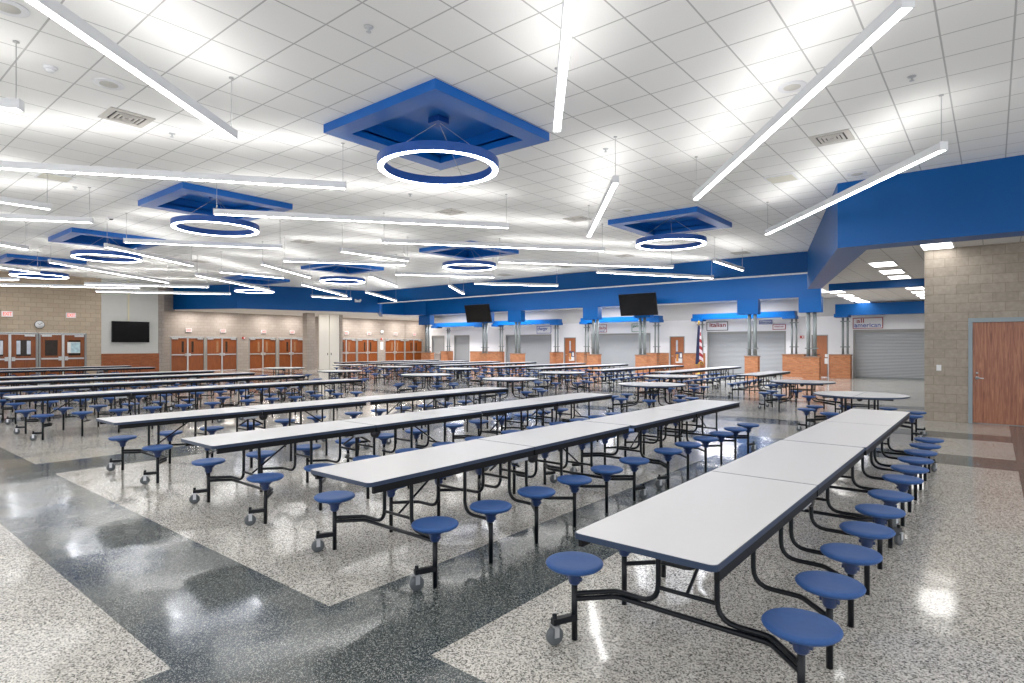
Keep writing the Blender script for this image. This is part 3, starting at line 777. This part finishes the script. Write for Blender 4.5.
# troffers in the low ceiling
TRO = [(-.95, 16.25, 'first'), (-2.3, 18.6, 'second'), (-2.3, 20.75, 'third'), (-2.3, 22.6, 'fourth')]
for x, y in ((-.95, 15.95), (-2.29, 18.65), (-2.32, 20.7), (-2.32, 22.5), (-4.95, 27.0), (-4.98, 29.2), (-5.05, 31.1), (-5.1, 32.8), (-5.05, 34.0), (-2.3, 27.2), (-2.3, 29.3), (-2.3, 31.2), (-2.3, 32.9)):
    i = len([o for o in scene.objects if o.name.startswith('ceiling_light')])
    t = thing('ceiling_light', 'lit square panel light in the low ceiling, %s' % (
        'at the top of the block wall' if i == 0 else ('%s beyond the blue beam corner' % ORD[i - 1] if i < 4 else ('%s in the left row over the servery' % ORD[i - 4] if i < 9 else '%s in the right row over the servery' % ORD[i - 9]))),
        'ceiling light', (x, y, ZL), 0, 'low ceiling panel lights')
    h = .30
    MB().ring_prism([(-h, -h * 1.8), (h, -h * 1.8), (h, h * 1.8), (-h, h * 1.8)], [(-h + .03, -h * 1.8 + .03), (h - .03, -h * 1.8 + .03), (h - .03, h * 1.8 - .03), (-h + .03, h * 1.8 - .03)], -.02, -.001).obj('frame', M['white_metal'], t)
    MB().box(-h + .03, h - .03, -h * 1.8 + .03, h * 1.8 - .03, -.012, -.001).obj('diffuser', M['troffer'], t)

# ------------------------------------------------------------------ tables
T, TW, HL = .77, .367, 1.895          # top height, half width, half length of a long table
SX, SR, SZ = .61, .168, .46           # seat offset, radius, height
SEAT_Y = [-1.5, -.9, -.3, .3, .9, 1.5]
def seat_me():
    return MB().lathe([(0, SZ - .040), (.10, SZ - .040), (SR - .018, SZ - .034), (SR - .004, SZ - .022), (SR, SZ - .012), (SR - .006, SZ - .003), (SR - .022, SZ), (.10, SZ - .004), (0, SZ - .006)], 32).mesh('seat', M['seat'])
def hub_me():
    return MB().lathe([(.026, SZ - .135), (.034, SZ - .125), (.040, SZ - .085), (.085, SZ - .045), (.085, SZ - .036)], 16).lathe([(.012, -.048), (.012, .048)], 8, (0, 0, SZ - .10), 'x').mesh('hub', M['hub'])
def post_me(): return MB().lathe([(.018, .0), (.018, SZ - .09)], 10).mesh('seat_post', M['tube'])
def caster_me():
    # arm runs to -Y from the post
    return MB().box(-.018, .018, -.15, .01, .115, .15).lathe([(.014, .09), (.014, .175)], 10, (0, -.135, 0)).mesh('caster_arm', M['tube'])
def fork_me(): return MB().box(-.030, -.025, -.15, -.12, .05, .11).box(.025, .030, -.15, -.12, .05, .11).box(-.030, .030, -.155, -.115, .108, .116).mesh('fork', M['chrome'])
def wheel_me():
    return MB().lathe([(.018, -.02), (.045, -.02), (.052, -.012), (.052, .012), (.045, .02), (.018, .02)], 20, (0, -.135, .052), 'x').mesh('wheel', M['rubber'])
ME = dict(seat=seat_me(), hub=hub_me(), post=post_me(), caster=caster_me(), fork=fork_me(), wheel=wheel_me())

def bend(pts, radii, n=5):
    """polyline with its own fillet radius at each inner corner"""
    pts = [Vector(p) for p in pts]; out = [pts[0]]
    for i in range(1, len(pts) - 1):
        a, b_, c = pts[i - 1], pts[i], pts[i + 1]
        u, w = (a - b_), (c - b_); k = min(radii[i - 1], u.length * .48, w.length * .48)
        p, q = b_ + u.normalized() * k, b_ + w.normalized() * k
        for j in range(n + 1):
            t = j / n
            out.append(p.lerp(b_, t).lerp(b_.lerp(q, t), t))
    out.append(pts[-1]); return out
LX, DY = .165, .17
def j_pts(s, y):      # bent tube from table top out to the stool post
    yi = y - math.copysign(DY, y)
    return bend([(s * LX, yi, T - .03), (s * LX, yi, .275), (s * .43, yi, .275), (s * .605, y, .27)], (.11, .03))
def cross_pts(y):
    yi = y - math.copysign(DY, y)
    return bend([(-.605, y, .238), (-.43, yi, .243), (.43, yi, .243), (.605, y, .238)], (.03, .03))

def tabletop(b0, b1, flip, parent):
    o = (.035, .035, .006, .006) if not flip else (.006, .006, .035, .035)
    out = rrect(-TW, TW, b0, b1, o); inn = rrect(-TW + .005, TW - .005, b0 + .005, b1 - .005, o)
    top = MB().prism(inn, T - .026, T).obj('tabletop', M['laminate'], parent)
    MB().ring_prism(out, inn, T - .030, T - .001).obj('edge_band', M['edge'], top)
    for s in (-1, 1): MB().box(s * .350 - .012, s * .350 + .012, b0 + (.05 if not flip else .01), b1 - (.05 if flip else .01), T - .082, T - .026).obj('side_rail', M['rail'], top)
    return top

def long_table(name, full):
    t = bpy.data.objects.new(name, None); COL.objects.link(t); t.empty_display_size = .1
    tabletop(-HL + .003, -.003, False, t); tabletop(.003, HL - .003, True, t)
    for y in SEAT_Y:
        jt = MB(); yi = y - math.copysign(DY, y)
        for s in (-1, 1): jt.tube(j_pts(s, y), .0155, 8)
        end = abs(y) > 1.4
        if end:
            jt.tube(cross_pts(y), .0155, 8); jt.tube([(-LX, yi, .365), (LX, yi, .365)], .013, 6)
            jt.tube([(0, yi, .365), (0, yi - math.copysign(.55, y), T - .04)], .010, 6)
        else:
            jt.tube([(-LX, yi, .47), (LX, yi, .47)], .013, 6)
        jt.obj('leg_frame', M['tube'], t)
    # centre fold: hinge discs and white cover plates
    hg = MB()
    for s in (-1, 1): hg.lathe([(.06, -.014), (.06, .014)], 18, (s * .315, .03, T - .10), 'x')
    hg.box(-.30, .30, -.02, .02, T - .09, T - .05).tube([(-.05, -.16, .52), (.0, .14, .70)], .012, 6).tube([(.05, .16, .52), (.0, -.14, .70)], .012, 6)
    hg.obj('fold_hinge', M['dark'], t)
    for s in (-1, 1): MB().box(s * .325 - .016, s * .325 + .016, -.27, -.07, T - .115, T - .06).obj('hinge_cover', M['bracket'], t)
    for y in SEAT_Y:
        for s in (-1, 1):
            st = mesh_obj('seat', ME['seat'] if full else ME['seat_hub'], t, (s * SX, y, 0))
            if full: mesh_obj('hub', ME['hub'], st)
            mesh_obj('seat_post', ME['post'], t, (s * SX, y, 0))
    for s in (-1, 1):
        for h in (-1, 1):
            ca = mesh_obj('caster', ME['caster'] if full else ME['caster_all'], t, (s * SX, h * 1.5, 0)); ca.rotation_euler.z = R(-24) if h < 0 else R(160)
            if full: mesh_obj('fork', ME['fork'], ca); mesh_obj('wheel', ME['wheel'], ca)
    return t
def merged(name, keys):
    b = MB()
    me = bpy.data.meshes.new(name); vs, fs, sm, mi = [], [], [], []
    for i, k in enumerate(keys):
        s = ME[k]; o = len(vs); vs += [tuple(v.co) for v in s.vertices]
        for p in s.polygons: fs.append([o + q for q in p.vertices]); sm.append(p.use_smooth); mi.append(i)
    me.from_pydata(vs, [], fs)
    me.polygons.foreach_set('use_smooth', sm); me.polygons.foreach_set('material_index', mi)
    for k in keys: me.materials.append(ME[k].materials[0])
    me.update(); return me
ME['seat_hub'] = merged('seat', ['seat', 'hub']); ME['caster_all'] = merged('caster', ['caster', 'fork', 'wheel'])

protoA = long_table('cafeteria_table', True); protoB = long_table('cafeteria_table', False)
first = {True: protoA, False: protoB}; used = {True: False, False: False}
def place(full, x, y, label, group):
    o = first[full] if not used[full] else copy_tree(first[full])
    used[full] = True
    o.location = (x, y, 0); return tag(o, label, 'cafeteria table', group)
NEAR_ROWS = [-1.285, -3.68, -6.05, -8.68, -13.95, -17.15, -20.15, -22.97, -28.6, -31.46]
jit = lambda: random.uniform(-.012, .012)
for i, x in enumerate(NEAR_ROWS):
    for j, y in enumerate((4.395, 8.19)):
        place(i < 4, x + (.04 if j and i == 1 else 0) + jit(), y + {5: .22, 6: .12}.get(i, 0), 'long white-topped table with blue stools, %s half of the %s front row from the right' % (('near', 'far')[j], ORD[i]), 'long tables in the front rows')
BACK_ROWS = [-9.1, -11.8, -14.74, -17.3, -20.6, -23.3, -25.9, -28.6]
place(False, -6.1, 21.3, 'single long white table with blue stools by the second brick pier', 'long tables in the back rows')
for i, x in enumerate(BACK_ROWS):
    for j, y in enumerate((21.35, 25.15)):
        place(False, x + jit(), y, 'long white table with blue stools, %s half of the %s back row from the right' % (('near', 'far')[j], ORD[i + 1]), 'long tables in the back rows')

# round tables
def round_table():
    t = bpy.data.objects.new('round_table', None); COL.objects.link(t); t.empty_display_size = .1
    r = .82; n = 40
    for s in (-1, 1):
        arc = [(s * .003 + s * r * math.cos(-PI / 2 + PI * k / n), r * math.sin(-PI / 2 + PI * k / n)) for k in range(n + 1)]
        inn = [(s * .006 + s * (r - .006) * math.cos(-PI / 2 + PI * k / n), (r - .006) * math.sin(-PI / 2 + PI * k / n)) for k in range(n + 1)]
        if s < 0: arc.reverse(); inn.reverse()
        top = MB().prism(inn, T - .026, T).obj('tabletop', M['laminate'], t)
        MB().ring_prism(arc, inn, T - .032, T - .001).obj('edge_band', M['edge'], top)
        for q in (-.34, .34): MB().box(.05 if s > 0 else -.60, .60 if s > 0 else -.05, q - .02, q + .02, T - .075, T - .026).obj('side_rail', M['rail'], top)
    RS = .965
    A = [22.5 + 45 * k for k in range(8)]
    for sx in (-1, 1):
        for sy in (-1, 1):
            f = MB()
            a, c_ = R(22.5), R(67.5)
            p1 = (sx * RS * math.cos(a), sy * RS * math.sin(a)); p2 = (sx * RS * math.cos(c_), sy * RS * math.sin(c_))
            f.tube(fillet([(sx * .28, sy * .20, T - .03), (sx * .28, sy * .20, .29), (sx * .62, sy * .28, .27), (p1[0], p1[1], .24)], .13, 6), .017, 8)
            f.tube(fillet([(sx * .20, sy * .34, T - .03), (sx * .20, sy * .34, .29), (sx * .28, sy * .62, .27), (p2[0], p2[1], .24)], .13, 6), .017, 8)
            f.tube(fillet([(p1[0], p1[1], .225), (sx * .62, sy * .28, .25), (sx * .55, 0, .25)], .06, 4), .015, 8)
            f.obj('leg_frame', M['tube'], t)
    MB().tube([(-.28, -.2, .45), (-.28, .2, .45)], .013, 6).tube([(.28, -.2, .45), (.28, .2, .45)], .013, 6).tube([(-.28, .2, .55), (.28, .2, .55)], .012, 6).tube([(-.28, -.2, .55), (.28, -.2, .55)], .012, 6).lathe([(.05, -.05), (.05, .05)], 16, (0, 0, T - .09), 'y').obj('fold_hinge', M['dark'], t)
    for k, a in enumerate(A):
        p = (RS * math.cos(R(a)), RS * math.sin(R(a)), 0)
        st = mesh_obj('seat', ME['seat'], t, p); mesh_obj('hub', ME['hub'], st); mesh_obj('seat_post', ME['post'], t, p)
        if k in (0, 3, 4, 7):
            ca = mesh_obj('caster', ME['caster'], t, p); ca.rotation_euler.z = R(90) if k in (0, 7) else R(-90)
            mesh_obj('fork', ME['fork'], ca); mesh_obj('wheel', ME['wheel'], ca)
    return t
RT = [(-2.0, 13.15, .98, 'round white table with blue stools just behind the right-hand front row'), (-3.9, 16.9, .95, 'round white table with blue stools in front of the first brick pier'),
      (-6.5, 13.4, .98, 'round white table with blue stools, second from right in the near round line'), (-7.8, 17.4, 1.02, 'round white table with blue stools, second from right in the far round line'),
      (-11.8, 17.25, 1.0, 'round white table with blue stools, third from right in the far round line'), (-10.72, 13.05, .98, 'round white table with blue stools, third from right in the near round line'),
      (-17.0, 17.4, 1.0, 'round white table with blue stools, fourth from right in the far round line'), (-14.4, 13.2, 1.0, 'round white table with blue stools, fourth from right in the near round line'),
      (-19.0, 13.05, .98, 'round white table with blue stools, fifth from right in the near round line'), (-24.8, 17.6, 1.0, 'round white table with blue stools, sixth from right in the far round line'),
      (-20.9, 17.25, .96, 'round white table with blue stools, fifth from right in the far round line'), (-23.4, 13.3, 1.02, 'round white table with blue stools, leftmost of the near round line before the lobby doors')]
rproto = round_table()
for i, (x, y, sc, lab) in enumerate(RT):
    o = rproto if i == 0 else copy_tree(rproto)
    o.location = (x, y, 0)
    tag(o, lab, 'round table', 'round cafeteria tables')
for (x, y, sc, lab), o in zip(RT, [o for o in scene.objects if o.name.startswith('round_table')]):
    o.scale = (sc, sc, 1)

# ------------------------------------------------------------------ lamps hidden in coves, lobbies and servery (lobby downlights and cove light, plus added unseen fill)
area('cove lamp', (-20, 27, 5.65), 22, 2.2, 1000, (.92, .96, 1))
area('cove lamp right', (-9, 27, 5.65), 3, 2.2, 200, (.92, .96, 1))
for a, e in ALC1 + ALC2:
    area('lobby downlight', (XB + 1.0, (a + e) / 2, 4.0), .3, .9, 42, (1, .95, .88))
area('lobby downlight', (-36.4, 24.4, 4.0), .5, 2.4, 26, (1, .96, .9))  # unseen fill added to brighten the folding partition
area('lobby lamp', (-36.5, 18.5, 4.0), 2, 6, 90, (1, .96, .9))
area('lobby lamp', (-39, 32.5, 4.0), 1.5, 6, 80, (1, .96, .9))
for x in (-34, -27.5, -19.5, -11.3): area('servery fill', (x, 33.6, 4.28), 4, .5, 170, (.97, .97, 1))  # area fill added to brighten the servery, no fixture built
